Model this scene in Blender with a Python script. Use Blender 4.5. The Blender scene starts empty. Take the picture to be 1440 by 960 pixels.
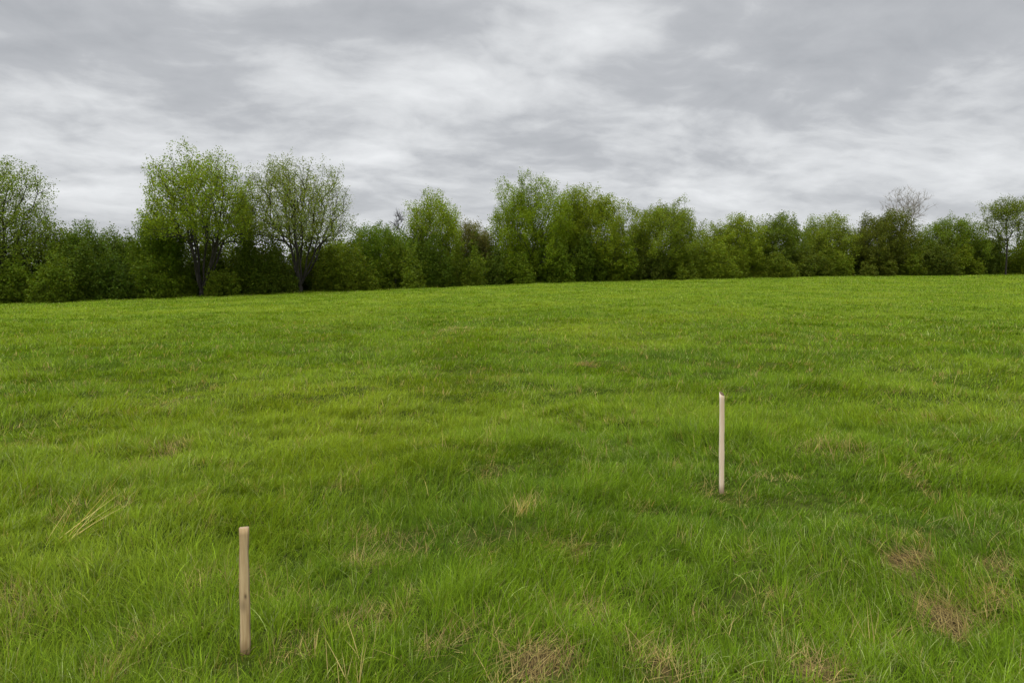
import bpy, math, random
import numpy as np
from mathutils import Vector, Matrix

SC = bpy.context.scene
COL = SC.collection
R = math.radians
rng = np.random.default_rng(11)

# ------------------------------------------------------------------ camera
F = 960.0                      # focal length in photo pixels (24 mm on 36 mm, 1440 wide)
EYE = 1.6
PITCH = math.atan(80.0 / F)    # level line sits 80 px above the middle
cam_d = bpy.data.cameras.new("camera"); cam = bpy.data.objects.new("camera", cam_d)
COL.objects.link(cam); SC.camera = cam
cam_d.lens = 24.0; cam_d.sensor_width = 36.0; cam_d.clip_start = 0.05; cam_d.clip_end = 6000
cam.location = (0, 0, EYE); cam.rotation_euler = (math.pi / 2 - PITCH, 0, 0)

# ------------------------------------------------------------------ light
SUN_EL, SUN_AZ = 55.0, -140.0   # azimuth measured from +Y towards +X: behind the camera and to its left, veiled by the cloud deck
SC.view_settings.view_transform = 'Standard'
SC.view_settings.look = 'None'
SC.view_settings.gamma = 1.0
SC.view_settings.use_curve_mapping = False
SC.view_settings.exposure = 0.12
sd = bpy.data.lights.new("sun", 'SUN'); sun = bpy.data.objects.new("sun", sd); COL.objects.link(sun)
sd.energy = 1.5; sd.angle = R(40); sd.color = (1.0, 0.965, 0.91)
e, a = R(SUN_EL), R(SUN_AZ)
dvec = Vector((math.sin(a) * math.cos(e), math.cos(a) * math.cos(e), math.sin(e)))
sun.rotation_euler = dvec.to_track_quat('Z', 'Y').to_euler()
sun.location = (0, 0, 30)

class NT:
    """small node-tree writer"""
    def __init__(s, tree):
        s.t = tree; s.n = tree.nodes; s.l = tree.links
    def new(s, typ, **kw):
        nd = s.n.new(typ)
        for k, v in kw.items(): setattr(nd, k, v)
        return nd
    def put(s, sock, v):
        if isinstance(v, bpy.types.NodeSocket): s.l.new(v, sock)
        else: sock.default_value = v
    def math(s, op, a, b=0.0, c=0.0, clamp=False):
        nd = s.new('ShaderNodeMath', operation=op, use_clamp=clamp)
        s.put(nd.inputs[0], a); s.put(nd.inputs[1], b); s.put(nd.inputs[2], c)
        return nd.outputs[0]
    def rng(s, v, a, b, c, d, smooth=True):
        nd = s.new('ShaderNodeMapRange', interpolation_type='SMOOTHSTEP' if smooth else 'LINEAR')
        for i, x in enumerate((v, a, b, c, d)): s.put(nd.inputs[i], x)
        return nd.outputs[0]
    def mix(s, f, a, b, blend='MIX'):
        nd = s.new('ShaderNodeMix', data_type='RGBA', blend_type=blend)
        s.put(nd.inputs[0], f)
        s.put(nd.inputs[6], a if not isinstance(a, tuple) else a + (1,) * (4 - len(a)))
        s.put(nd.inputs[7], b if not isinstance(b, tuple) else b + (1,) * (4 - len(b)))
        return nd.outputs[2]
    def noise(s, vec, scale, detail=2, rough=0.5, dist=0.0, lac=2.0):
        nd = s.new('ShaderNodeTexNoise')
        s.put(nd.inputs['Vector'], vec)
        nd.inputs['Scale'].default_value = scale; nd.inputs['Detail'].default_value = detail
        nd.inputs['Roughness'].default_value = rough; nd.inputs['Distortion'].default_value = dist
        nd.inputs['Lacunarity'].default_value = lac
        return nd.outputs['Fac']
    def comb(s, x, y, z):
        nd = s.new('ShaderNodeCombineXYZ')
        for i, v in enumerate((x, y, z)): s.put(nd.inputs[i], v)
        return nd.outputs[0]

w = bpy.data.worlds.new("World"); SC.world = w; w.use_nodes = True
W = NT(w.node_tree); W.n.clear()
STR = 0.1
sky = W.new('ShaderNodeTexSky', sky_type='NISHITA')
sky.sun_disc = False; sky.sun_elevation = R(SUN_EL); sky.sun_rotation = R(SUN_AZ)
tc = W.new('ShaderNodeTexCoord'); sep = W.new('ShaderNodeSeparateXYZ')
W.l.new(tc.outputs['Generated'], sep.inputs[0])
dx, dy, dz = sep.outputs
OFF = 0.24
# a cloud deck overhead: the view direction meets a flat layer, which squeezes the clouds into bands far away
hz = W.math('ADD', W.math('MAXIMUM', dz, 0.0), OFF)
px = W.math('DIVIDE', dx, hz); py = W.math('DIVIDE', dy, hz)
P = W.comb(px, py, 0.0)
wx = W.math('MULTIPLY', W.math('SUBTRACT', W.noise(P, 1.6, 3, 0.5), 0.5), 0.34)
wy = W.math('MULTIPLY', W.math('SUBTRACT', W.noise(W.comb(py, px, 3.7), 1.7, 3, 0.5), 0.5), 0.30)
qx = W.math('ADD', px, wx); qy = W.math('ADD', py, wy)
# rolls of cloud lie a little skewed to the view
ang = R(14)
rx = W.math('ADD', W.math('MULTIPLY', qx, math.cos(ang)), W.math('MULTIPLY', qy, math.sin(ang)))
ry = W.math('SUBTRACT', W.math('MULTIPLY', qy, math.cos(ang)), W.math('MULTIPLY', qx, math.sin(ang)))
big = W.noise(W.comb(W.math('MULTIPLY', rx, 0.85), ry, 1.3), 1.35, 4, 0.5, 0.0)
mid = W.noise(W.comb(W.math('MULTIPLY', rx, 0.62), ry, 8.1), 3.9, 6, 0.55, 0.0)
fine = W.noise(W.comb(W.math('MULTIPLY', rx, 0.9), ry, 4.4), 11.0, 5, 0.55, 0.0)
val = W.math('ADD', W.math('MULTIPLY', big, 0.44), W.math('ADD', W.math('MULTIPLY', mid, 0.48), W.math('MULTIPLY', fine, 0.19)))
# individual thick (dark) and thin (bright) places of the deck: centre direction in photo terms, widths on the deck, amount
def deck(u, v):
    cxx, cyy = (u - 720) / F, (480 - v) / F
    d = Vector((cxx, math.cos(PITCH) + cyy * math.sin(PITCH), -math.sin(PITCH) + cyy * math.cos(PITCH))).normalized()
    return d.x / (max(d.z, 0) + OFF), d.y / (max(d.z, 0) + OFF)
BL = [(790, 48, .34, .12, .09), (1040, 34, .10, .22, .10), (1010, 62, .12, .06, .05), (590, 92, .20, .16, .09), (335, 28, .5, .2, -.04),
      (15, 48, .12, .08, .08), (110, 125, .4, .12, .05), (590, 128, .35, .2, .08),
      (150, 60, .5, .16, -.07), (560, 50, .5, .14, -.07), (500, 10, .8, .16, -.05), (1130, 95, .6, .18, -.045),
      (960, 110, .4, .25, -.04), (860, 140, .5, .3, -.05), (1330, 15, .3, .14, .07), (1390, 130, .4, .3, .07),
      (1290, 60, .35, .12, -.05), (30, 170, .5, .3, .06), (300, 120, .4, .2, -.05), (450, 160, .6, .3, -.03), (1000, 170, .5, .3, .05)]
for (u, v, sx, sy, am) in BL:
    ax, ay = deck(u, v)
    g1 = W.math('POWER', W.math('DIVIDE', W.math('SUBTRACT', W.math('ADD', px, W.math('MULTIPLY', wx, .35)), ax), sx * .58), 2.0)
    g2 = W.math('POWER', W.math('DIVIDE', W.math('SUBTRACT', W.math('ADD', py, W.math('MULTIPLY', wy, .35)), ay), sy * .52), 2.0)
    g = W.math('EXPONENT', W.math('MULTIPLY', W.math('ADD', g1, g2), -1.0))
    val = W.math('ADD', val, W.math('MULTIPLY', g, am * .8))
val = W.math('SUBTRACT', val, W.rng(dz, .17, .36, 0, .05))
t = W.rng(val, 0.375, 0.73, 0.0, 1.0, smooth=False)
cr = W.new('ShaderNodeValToRGB'); W.put(cr.inputs[0], t)
el = cr.color_ramp.elements
el[0].position = 0.0; el[0].color = (.43, .446, .472, 1)
el[1].position = 1.0; el[1].color = (.86, .875, .89, 1)
m_ = el.new(0.33); m_.color = (.505, .52, .545, 1)
m_ = el.new(0.62); m_.color = (.685, .70, .718, 1)
# low, distant sky is paler and calmer
low = W.rng(dz, 0.0, 0.17, 0.4, 0.0)
cc = W.mix(low, cr.outputs[0], (.72, .735, .75))
# overcast skies are brightest towards the zenith
zen = W.rng(dz, 0.38, 0.90, 0.93, 5.4)
gain = W.math('MULTIPLY', zen, 1.0 / STR)
vm = W.new('ShaderNodeVectorMath', operation='SCALE'); W.l.new(cc, vm.inputs[0]); W.l.new(gain, vm.inputs['Scale'])
fin = W.mix(0.97, sky.outputs[0], vm.outputs[0])
bg = W.new('ShaderNodeBackground'); W.l.new(fin, bg.inputs[0]); bg.inputs[1].default_value = STR
wo = W.new('ShaderNodeOutputWorld'); W.l.new(bg.outputs[0], wo.inputs[0])

# ------------------------------------------------------------------ numbers
def ray(u, v):
    a, b = (u - 720) / F, (480 - v) / F
    return np.array([a, math.cos(PITCH) + b * math.sin(PITCH), -math.sin(PITCH) + b * math.cos(PITCH)])
def h2(ix, iy, seed):
    n = (ix.astype(np.int64) * 374761393 + iy.astype(np.int64) * 668265263 + seed * 974634777) & 0xffffffff
    n = ((n ^ (n >> 13)) * 1274126177) & 0xffffffff
    return (n ^ (n >> 16)) & 0xffff
def noise2(x, y, seed=0):
    x = np.asarray(x, float); y = np.asarray(y, float)
    ix = np.floor(x); iy = np.floor(y); fx = x - ix; fy = y - iy
    sx = fx * fx * fx * (fx * (fx * 6 - 15) + 10); sy = fy * fy * fy * (fy * (fy * 6 - 15) + 10)
    def g(ox, oy):
        an = h2(ix + ox, iy + oy, seed) * (2 * math.pi / 65536)
        return np.cos(an) * (fx - ox) + np.sin(an) * (fy - oy)
    a = g(0, 0) + sx * (g(1, 0) - g(0, 0)); b = g(0, 1) + sx * (g(1, 1) - g(0, 1))
    return (a + sy * (b - a)) * 1.5
def fbm(x, y, seed=0, o=3):
    r = 0; am = 1; s = 0
    for k in range(o):
        r = r + am * noise2(x * 2 ** k, y * 2 ** k, seed + 31 * k); s += am; am *= .5
    return r / s

def v_edge(u): return np.interp(u, [-300, 0, 200, 400, 600, 900, 1100, 1440, 1740], [446, 430, 418.5, 409.5, 401.5, 395, 391, 386, 383])
def depth(u): return np.interp(u, [-300, 0, 400, 720, 1100, 1440, 1740], [50, 58, 68, 84, 99, 108, 114])
SX, SY = 260.0, 300.0
def feats(x, y):
    X = SX * np.tanh(x / SX); Y = SY * np.tanh(y / SY)
    return np.stack([X, Y, X * X / 100, X * Y / 100, Y * Y / 100], -1)
_A, _b = [], []
for u in range(-200, 1641, 60):
    d = ray(u, v_edge(u)); Y = depth(u); k = Y / d[1]
    _A.append(feats(d[0] * k, Y)); _b.append(EYE + d[2] * k)
for (x, y) in ((0, 4), (-3, 5), (3, 5), (0, 9)): _A.append(feats(x, y) * 6); _b.append(0)
COEF = np.linalg.lstsq(np.array(_A), np.array(_b), rcond=None)[0]
def terrain(x, y):
    x = np.asarray(x, float); y = np.asarray(y, float)
    z = feats(x, y) @ COEF
    rr = np.hypot(x, y)
    fade = 1 / (1 + (rr / 140) ** 4)
    rel = 0.13 * fbm(x / 4.6, y / 3.6, 5, 2) + 0.10 * fbm(x / 1.45, y / 1.15, 9, 2) + 0.042 * noise2(x / .5, y / .42, 21)
    return z + rel * (0.25 + 0.75 * fade) * np.clip(rr / 3.0, .4, 1)
def hit(u, v):
    """ground point seen at a place of the photo"""
    d = ray(u, v); lo = 1.0; k = 1.0
    while k < 400:
        p = d * k
        if EYE + p[2] < terrain(p[0], p[1]): break
        lo = k; k *= 1.02
    for _ in range(24):
        m = (lo + k) / 2; p = d * m
        if EYE + p[2] < terrain(p[0], p[1]): k = m
        else: lo = m
    p = d * k
    return np.array([p[0], p[1], float(terrain(p[0], p[1]))])

# ------------------------------------------------------------------ object helpers
def mesh_np(name, V, faces, mat, parent=None, cols=None, attrs=None, smooth=False):
    """faces: list of (n,k) arrays"""
    me = bpy.data.meshes.new(name)
    V = np.asarray(V, np.float32)
    faces = [np.asarray(f, np.int32) for f in faces if len(f)]
    loops = np.concatenate([f.ravel() for f in faces])
    tot = np.concatenate([np.full(len(f), f.shape[1], np.int32) for f in faces])
    st = np.concatenate([[0], np.cumsum(tot)[:-1]]).astype(np.int32)
    me.vertices.add(len(V)); me.vertices.foreach_set('co', V.ravel())
    me.loops.add(len(loops)); me.loops.foreach_set('vertex_index', loops)
    me.polygons.add(len(tot)); me.polygons.foreach_set('loop_start', st); me.polygons.foreach_set('loop_total', tot)
    if smooth: me.polygons.foreach_set('use_smooth', np.ones(len(tot), bool))
    if cols is not None:
        at = me.attributes.new('tint', 'FLOAT_COLOR', 'POINT')
        c4 = np.ones((len(V), 4), np.float32); c4[:, :3] = cols
        at.data.foreach_set('color', c4.ravel())
    for k, v in (attrs or {}).items():
        at = me.attributes.new(k, 'FLOAT', 'POINT'); at.data.foreach_set('value', np.asarray(v, np.float32))
    me.update(calc_edges=True)
    me.materials.append(mat)
    o = bpy.data.objects.new(name, me); COL.objects.link(o); o.parent = parent
    return o
def tag(o, label=None, cat=None, group=None, kind=None):
    for k, v in (('label', label), ('category', cat), ('group', group), ('kind', kind)):
        if v: o[k] = v
    return o
def empty(name, loc):
    o = bpy.data.objects.new(name, None); COL.objects.link(o); o.location = loc; o.empty_display_size = .5
    return o

# ------------------------------------------------------------------ materials
def material(name):
    m = bpy.data.materials.new(name); m.use_nodes = True
    T = NT(m.node_tree); T.n.clear()
    out = T.new('ShaderNodeOutputMaterial')
    return m, T, out
def leafy(name, base_sock, T, out, rough=.55, trans=.35, spec=.25):
    p = T.new('ShaderNodeBsdfPrincipled'); T.put(p.inputs['Base Color'], base_sock)
    p.inputs['Roughness'].default_value = rough; p.inputs['Specular IOR Level'].default_value = spec
    tr = T.new('ShaderNodeBsdfTranslucent')
    c2 = T.mix(1.0, base_sock, (1.25, 1.15, .55), 'MULTIPLY'); T.put(tr.inputs[0], c2)
    mx = T.new('ShaderNodeMixShader'); mx.inputs[0].default_value = trans
    T.l.new(p.outputs[0], mx.inputs[1]); T.l.new(tr.outputs[0], mx.inputs[2]); T.l.new(mx.outputs[0], out.inputs[0])

M_grass, T, out = material('grass_blades')
at = T.new('ShaderNodeAttribute', attribute_name='tint')
leafy('g', at.outputs['Color'], T, out, .6, .38, .08)

M_leaf, T, out = material('tree_leaves')
at = T.new('ShaderNodeAttribute', attribute_name='tint')
oi = T.new('ShaderNodeObjectInfo')
leafy('l', T.mix(1.0, at.outputs['Color'], oi.outputs['Color'], 'MULTIPLY'), T, out, .6, .35, .08)

M_bark, T, out = material('bark')
tcn = T.new('ShaderNodeTexCoord')
mp = T.new('ShaderNodeMapping'); mp.inputs['Scale'].default_value = (6, 6, 1.2); T.l.new(tcn.outputs['Object'], mp.inputs[0])
f = T.noise(mp.outputs[0], 1.5, 5, .6)
c = T.mix(T.rng(f, .35, .65, 0, 1), (.010, .008, .006), (.034, .028, .021))
p = T.new('ShaderNodeBsdfPrincipled'); T.put(p.inputs['Base Color'], c); p.inputs['Roughness'].default_value = .9
bp = T.new('ShaderNodeBump'); bp.inputs['Strength'].default_value = .5; T.l.new(f, bp.inputs['Height']); T.l.new(bp.outputs[0], p.inputs['Normal'])
T.l.new(p.outputs[0], out.inputs[0])

M_twig, T, out = material('bare_twigs')
tcn = T.new('ShaderNodeTexCoord')
f = T.noise(tcn.outputs['Object'], 3, 3, .6)
c = T.mix(f, (.17, .15, .13), (.32, .285, .25))
p = T.new('ShaderNodeBsdfPrincipled'); T.put(p.inputs['Base Color'], c); p.inputs['Roughness'].default_value = .9
T.l.new(p.outputs[0], out.inputs[0])

M_ground, T, out = material('meadow_soil')
tcn = T.new('ShaderNodeTexCoord'); vec = tcn.outputs['Object']
n1 = T.noise(vec, 1.1, 5, .6); n2 = T.noise(vec, 14, 6, .65); n3 = T.noise(vec, 70, 4, .7)
turf = T.mix(T.rng(n2, .3, .7, 0, 1), (.016, .026, .004), (.045, .065, .008))
turf = T.mix(T.math('MULTIPLY', T.rng(n1, .45, .75, 0, 1), .35), turf, (.115, .105, .035))
dry = T.mix(T.rng(n3, .35, .62, 0, 1), (.022, .016, .008), (.098, .070, .028))
ad = T.new('ShaderNodeAttribute', attribute_name='dry')
mixv = T.rng(T.math('ADD', ad.outputs['Fac'], T.math('MULTIPLY', T.math('SUBTRACT', n2, .5), .8)), .3, .7, 0, 1)
c = T.mix(mixv, turf, dry)
# beyond the blades' reach the turf itself carries their colour
geo = T.new('ShaderNodeNewGeometry'); ln = T.new('ShaderNodeVectorMath', operation='LENGTH'); T.l.new(geo.outputs['Position'], ln.inputs[0])
c = T.mix(T.rng(ln.outputs['Value'], 5, 45, 0, .8), c, (.120, .165, .014))
p = T.new('ShaderNodeBsdfPrincipled'); T.put(p.inputs['Base Color'], c); p.inputs['Roughness'].default_value = .95; p.inputs['Specular IOR Level'].default_value = .0
bp = T.new('ShaderNodeBump'); bp.inputs['Strength'].default_value = .6; bp.inputs['Distance'].default_value = .03; T.l.new(n2, bp.inputs['Height']); T.l.new(bp.outputs[0], p.inputs['Normal'])
T.l.new(p.outputs[0], out.inputs[0])

# ------------------------------------------------------------------ dry patches (places seen in the photograph)
DRY = [(1290, 795, 42, 1.0), (1340, 878, 62, 1.15), (1410, 802, 30, .9), (1135, 945, 50, .95), (822, 872, 36, .9), (512, 795, 34, .8),
       (508, 880, 30, .65), (730, 940, 70, .8), (930, 930, 70, .65), (18, 846, 34, .8), (805, 776, 28, .8), (262, 888, 30, .55),
       (385, 850, 40, .55), (1240, 905, 26, .7), (612, 916, 34, .75), (560, 775, 55, .35), (680, 775, 60, .3), (1050, 645, 60, .2),
       (235, 636, 26, .45), (735, 715, 40, .5), (1185, 635, 60, .4), (487, 686, 26, .5), (822, 512, 16, .75), (695, 534, 24, .45),
       (1130, 637, 24, .5), (240, 572, 40, .35), (20, 632, 60, .35), (50, 880, 60, .4), (255, 710, 40, .4), (1420, 850, 40, .6),
       (1000, 700, 50, .35), (1250, 600, 40, .35), (900, 490, 50, .3), (640, 465, 30, .4), (155, 700, 60, .3), (960, 660, 50, .3),
       (1310, 655, 70, .25), (850, 640, 30, .3), (1120, 890, 60, .3), (1000, 870, 60, .3), (700, 890, 70, .25)]
DP = []
for (u, v, rp, am) in DRY:
    h = hit(u, v); DP.append((h[0], h[1], .88 * rp * h[1] / F, am))
def dryness(x, y):
    x = np.asarray(x, float); y = np.asarray(y, float)
    jx = x + .22 * fbm(x / .5, y / .5, 77, 2); jy = y + .22 * fbm(x / .5, y / .5, 78, 2)
    d = np.zeros_like(x)
    for (cx, cy, r, am) in DP:
        ry_ = r * (1.0 if cy < 6 else 1.6)
        q = ((jx - cx) / r) ** 2 + ((jy - cy) / ry_) ** 2
        d = np.maximum(d, am * np.exp(-q * 0.9))
    n = fbm(x / 1.1 + 40, y / 1.1, 55, 3)
    return np.clip(d + .28 * np.clip(n - .22, 0, 1), 0, 1)

# ------------------------------------------------------------------ ground
th = np.concatenate([np.arange(-180, -60, 4.0), np.arange(-60, 60, .3), np.arange(60, 180, 4.0)]) * math.pi / 180
rr = [0.25]
while rr[-1] < 2500: rr.append(rr[-1] * 1.0135 + .006)
rr = np.array(rr)
TH, RR = np.meshgrid(th, rr)
gx, gy = (RR * np.sin(TH)).ravel(), (RR * np.cos(TH)).ravel()
gz = terrain(gx, gy)
V = np.vstack([np.stack([gx, gy, gz], 1), [[0, 0, float(terrain(0, 0))]]])
nt, nr = len(th), len(rr)
ii, jj = np.meshgrid(np.arange(nr - 1), np.arange(nt), indexing='ij'); j2 = (jj + 1) % nt
Q = np.stack([ii * nt + jj, ii * nt + j2, (ii + 1) * nt + j2, (ii + 1) * nt + jj], -1).reshape(-1, 4)[:, ::-1]
fan = np.stack([np.full(nt, nr * nt), (np.arange(nt) + 1) % nt, np.arange(nt)], -1)
ground = mesh_np('ground', V, [Q, fan], M_ground, attrs={'dry': dryness(V[:, 0], V[:, 1])}, smooth=True)
tag(ground, 'gently sloping meadow soil under the grass', None, None, 'structure')

# ------------------------------------------------------------------ grass
def blades(x, y, L, wd, az, lean, curve, cols, tipmul, levels, zoff=0.0):
    """one bent, tapering blade per point; returns verts, faces, colours"""
    n = len(x)
    base = np.stack([x, y, terrain(x, y) + zoff], 1)
    hd = np.stack([np.cos(az), np.sin(az), np.zeros(n)], 1)
    fa = az + math.pi / 2 + rng.uniform(-1.1, 1.1, n)
    side = np.stack([np.cos(fa), np.sin(fa), np.zeros(n)], 1)
    ts = np.linspace(0, 1, levels + 1)
    pts = []; p = base.copy(); step = 1.0 / levels
    for k, t_ in enumerate(ts):
        if k:
            an = np.minimum(lean + curve * (t_ - step * .5) * 1.25, 1.75)
            p = p + (L * step)[:, None] * (hd * np.sin(an)[:, None] + np.array([0, 0, 1.0]) * np.cos(an)[:, None])
        pts.append(p)
    V = []; C = []
    for k in range(levels):
        t_ = ts[k]; ww = (wd * (1 - t_ ** 1.6) * .5 * (1 if k else .8))[:, None]
        V += [pts[k] - side * ww, pts[k] + side * ww]
        cc = cols * (1 + (tipmul - 1) * t_)
        C += [cc, cc]
    V.append(pts[-1]); C.append(cols * tipmul)
    m = 2 * levels + 1
    V = np.stack(V, 1).reshape(-1, 3); C = np.stack(C, 1).reshape(-1, 3)
    b = (np.arange(n) * m)[:, None]
    quads = [b + np.array([[2 * k, 2 * k + 1, 2 * k + 3, 2 * k + 2]]) for k in range(levels - 1)]
    tri = b + np.array([[2 * levels - 2, 2 * levels - 1, 2 * levels]])
    return V, (np.concatenate(quads) if quads else np.zeros((0, 4), int)), tri, C

def sample(r0, r1, dens, power, half=R(50)):
    """points in the sector in front of the camera, density dens*(5/r)^power"""
    n = int(2 * half * dens * 5 ** power * ((r1 ** (2 - power) - r0 ** (2 - power)) / (2 - power)))
    q = rng.random(n); r = (r0 ** (2 - power) + q * (r1 ** (2 - power) - r0 ** (2 - power))) ** (1 / (2 - power))
    a = rng.uniform(-half, half, n)
    return r * np.sin(a), r * np.cos(a)

G_DEEP = np.array([.056, .110, .004]); G_MID = np.array([.128, .208, .008]); G_YEL = np.array([.215, .275, .018])
G_PALE = np.array([.23, .27, .085]); STRAW = np.array([.43, .34, .125]); STRAW2 = np.array([.18, .130, .042])

def grass_cols(x, y, n, dryv):
    lum = .55 * fbm(x / 2.3 + 9, y / 1.9, 101, 3) + .55 * fbm(x / 1.5, y / 1.3, 301, 3) + .55 * fbm(x / .42, y / .40, 303, 2) + .35 * rng.normal(0, 1, n) * .6  # short sward coloured darker: older green plus painted shade of hollows and gaps
    hue = fbm(x / 6.0, y / 6.0 + 4, 141, 3)
    t1 = np.clip(.5 + 1.15 * lum, 0, 1)[:, None]; t2 = np.clip(.13 + .9 * hue + .18 * rng.normal(0, 1, n), 0, .9)[:, None]
    c = G_DEEP * (1 - t1) + G_MID * t1
    c = c * (1 - t2) + G_YEL * t2
    pale = (rng.random(n) < .05 + .05 * np.clip(fbm(x / 3, y / 3, 201, 2) * 3, 0, 1.5))[:, None]
    c = np.where(pale, G_PALE * rng.uniform(.7, 1.15, (n, 1)), c)
    patch = np.clip(fbm(x / .38 + 7, y / .38, 511, 2) * 1.6 - .42, 0, .5)
    isdry = (rng.random(n) < np.clip(dryv * 1.05 - .12, 0, .85) + .012 + patch)[:, None]
    s = rng.random((n, 1)); c = np.where(isdry, STRAW * s + STRAW2 * (1 - s), c)
    return c * np.exp(rng.normal(0, .26, (n, 1))), isdry[:, 0]

def field_len(x, y):
    h = .105 + .115 * fbm(x / 1.5, y / 1.3, 301, 3) + .055 * fbm(x / .42, y / .40, 303, 2)
    h = h + .035 * fbm(x / 7, y / 4.5, 305, 2)
    return np.clip(h, .045, .24)
def field_az(x, y): return 2.5 * fbm(x / 2.2, y / 2.2, 401, 2) * 2 + .6
def is_bare(x, y, dv): return rng.random(len(x)) < np.clip((dv - .40) * 1.15, 0, .76)

FOOT = [hit(345.5, 918)[:2], hit(1015, 693)[:2]]
VV, QQ, TT, CC = [], [], [], []; off = 0
def push(res):
    global off
    V, q, t_, c = res
    VV.append(V); CC.append(c)
    if len(q): QQ.append(q + off)
    TT.append(t_ + off); off += len(V)

def lay(x, y, levels, az=None, lean=None, lscale=1.0):
    dv = dryness(x, y); keep = ~is_bare(x, y, dv)
    x, y, dv = x[keep], y[keep], dv[keep]
    if az is not None: az = az[keep]
    if lean is not None: lean = lean[keep]
    n = len(x); r = np.hypot(x, y)
    cols, isdry = grass_cols(x, y, n, dv)
    L = field_len(x, y) * rng.uniform(.6, 1.35, n) * lscale * (1 - .58 * np.clip(dv, 0, 1))
    L = L * np.clip(1 + (r - 30) / 160, 1, 1.35)
    for (sx_, sy_) in FOOT:                                      # trodden short where the stakes were driven in
        q = np.exp(-(((x - sx_) / .12) ** 2 + ((y - sy_ + .10) / .22) ** 2))
        L = L * (1 - .72 * q)
    wd = np.maximum(.0036, r * .00085) * rng.uniform(.65, 1.3, n)
    fz = field_az(x, y)
    if az is None: az = fz + rng.normal(0, 1.1, n)
    if lean is None: lean = np.abs(rng.normal(.18, .25, n))
    lean = np.where(isdry & (rng.random(n) < .55), rng.uniform(.9, 1.5, n), lean)
    flop = rng.random(n) < .14
    lean = np.where(flop, rng.uniform(.5, 1.15, n), lean); L = np.where(flop, L * 1.25, L)
    curve = np.abs(rng.normal(.75, .5, n)) + .3 * flop
    wd = np.where(isdry, wd * .8, wd)
    push(blades(x, y, L, wd, az, lean, curve, cols, rng.uniform(1.0, 1.25, (n, 1)), levels))

# even sward
x, y = sample(.7, 9, 2900, 0.35, R(78)); lay(x, y, 4)
x, y = sample(9, 30, 5200, 1.65, R(66)); lay(x, y, 2)
x, y = sample(30, 128, 5600, 1.70, R(57)); lay(x, y, 1)
# rougher, taller grass along the foot of the hedge
n = 26000; uu = rng.uniform(-330, 1760, n); Y = depth(uu) + rng.normal(-.1, .45, n)
d0 = np.array([(q - 720) / F for q in uu]); k = Y / (math.cos(PITCH) + (480 - v_edge(uu)) / F * math.sin(PITCH)); X = d0 * k
cl = np.clip(.55 + 1.1 * fbm(X / 1.6, Y / 1.6, 611, 2), .15, 1.2)
cols, _ = grass_cols(X, Y, n, np.full(n, .16))
push(blades(X, Y, rng.uniform(.18, .50, n) * cl, rng.uniform(.03, .07, n), rng.uniform(0, 6.28, n), rng.uniform(.05, .5, n), rng.uniform(.2, .8, n), cols * .85, np.ones((n, 1)), 2))
# tufts: blades springing from a common foot
def tufts(r0, r1, dens, power, per, levels, spread=.035):
    cx, cy = sample(r0, r1, dens, power, R(76) if r1 < 10 else R(62))
    k = rng.integers(int(per * .5), int(per * 1.6), len(cx))
    X = np.repeat(cx, k); Y = np.repeat(cy, k); n = len(X)
    out_a = rng.uniform(0, 2 * math.pi, n); rad = spread * np.sqrt(rng.random(n)) * np.repeat(rng.uniform(.6, 1.8, len(cx)), k)
    bias = np.repeat(field_az(cx, cy), k)
    vx = np.cos(out_a) + .7 * np.cos(bias); vy = np.sin(out_a) + .7 * np.sin(bias)
    lay(X + rad * np.cos(out_a), Y + rad * np.sin(out_a), levels, np.arctan2(vy, vx), np.abs(rng.normal(.30, .2, n)), 1.18)
tufts(.7, 9, 110, .3, 28, 4)
tufts(9, 40, 75, 1.5, 14, 2, .06)

# flattened straw litter in the dry patches
for (cx, cy, r, am) in DP:
    n = int(am * am * r * r * (6500 if cy < 8 else 2200)) + 10
    if cy > 12: n = min(n, 500)
    a = rng.uniform(0, 2 * math.pi, n); q = r * np.sqrt(rng.random(n)) * 1.0
    X = cx + q * np.cos(a) + rng.normal(0, .04, n); Y = cy + q * np.sin(a) * (1 if cy < 6 else 1.5)
    s = rng.random((n, 1)) ** 1.1; cols = (STRAW * s + STRAW2 * (1 - s)) * rng.uniform(.55, 1.2, (n, 1))
    push(blades(X, Y, rng.uniform(.08, .24, n), np.maximum(.0034, cy * .0008) * rng.uniform(.7, 1.2, n),
                field_az(X, Y) + rng.normal(0, .9, n), rng.uniform(.9, 1.45, n), rng.uniform(0, .4, n), cols, np.ones((n, 1)), 3, .01))
# small sprigs of last year's straw
cx, cy = sample(2, 22, 2.6, .8); k = rng.integers(4, 14, len(cx))
X = np.repeat(cx, k) + rng.normal(0, .03, k.sum()); Y = np.repeat(cy, k) + rng.normal(0, .03, k.sum()); n = len(X)
s = rng.random((n, 1)); cols = (STRAW * s + STRAW2 * (1 - s)) * rng.uniform(.8, 1.35, (n, 1))
push(blades(X, Y, rng.uniform(.07, .19, n), np.maximum(.0028, np.hypot(X, Y) * .0007) * rng.uniform(.7, 1.2, n), np.repeat(rng.uniform(0, 6.28, len(cx)), k) + rng.normal(0, .7, n),
            np.repeat(rng.uniform(.1, 1.1, len(cx)), k) + rng.normal(0, .2, n), rng.uniform(0, .8, n), cols, np.ones((n, 1)), 4))
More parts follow.
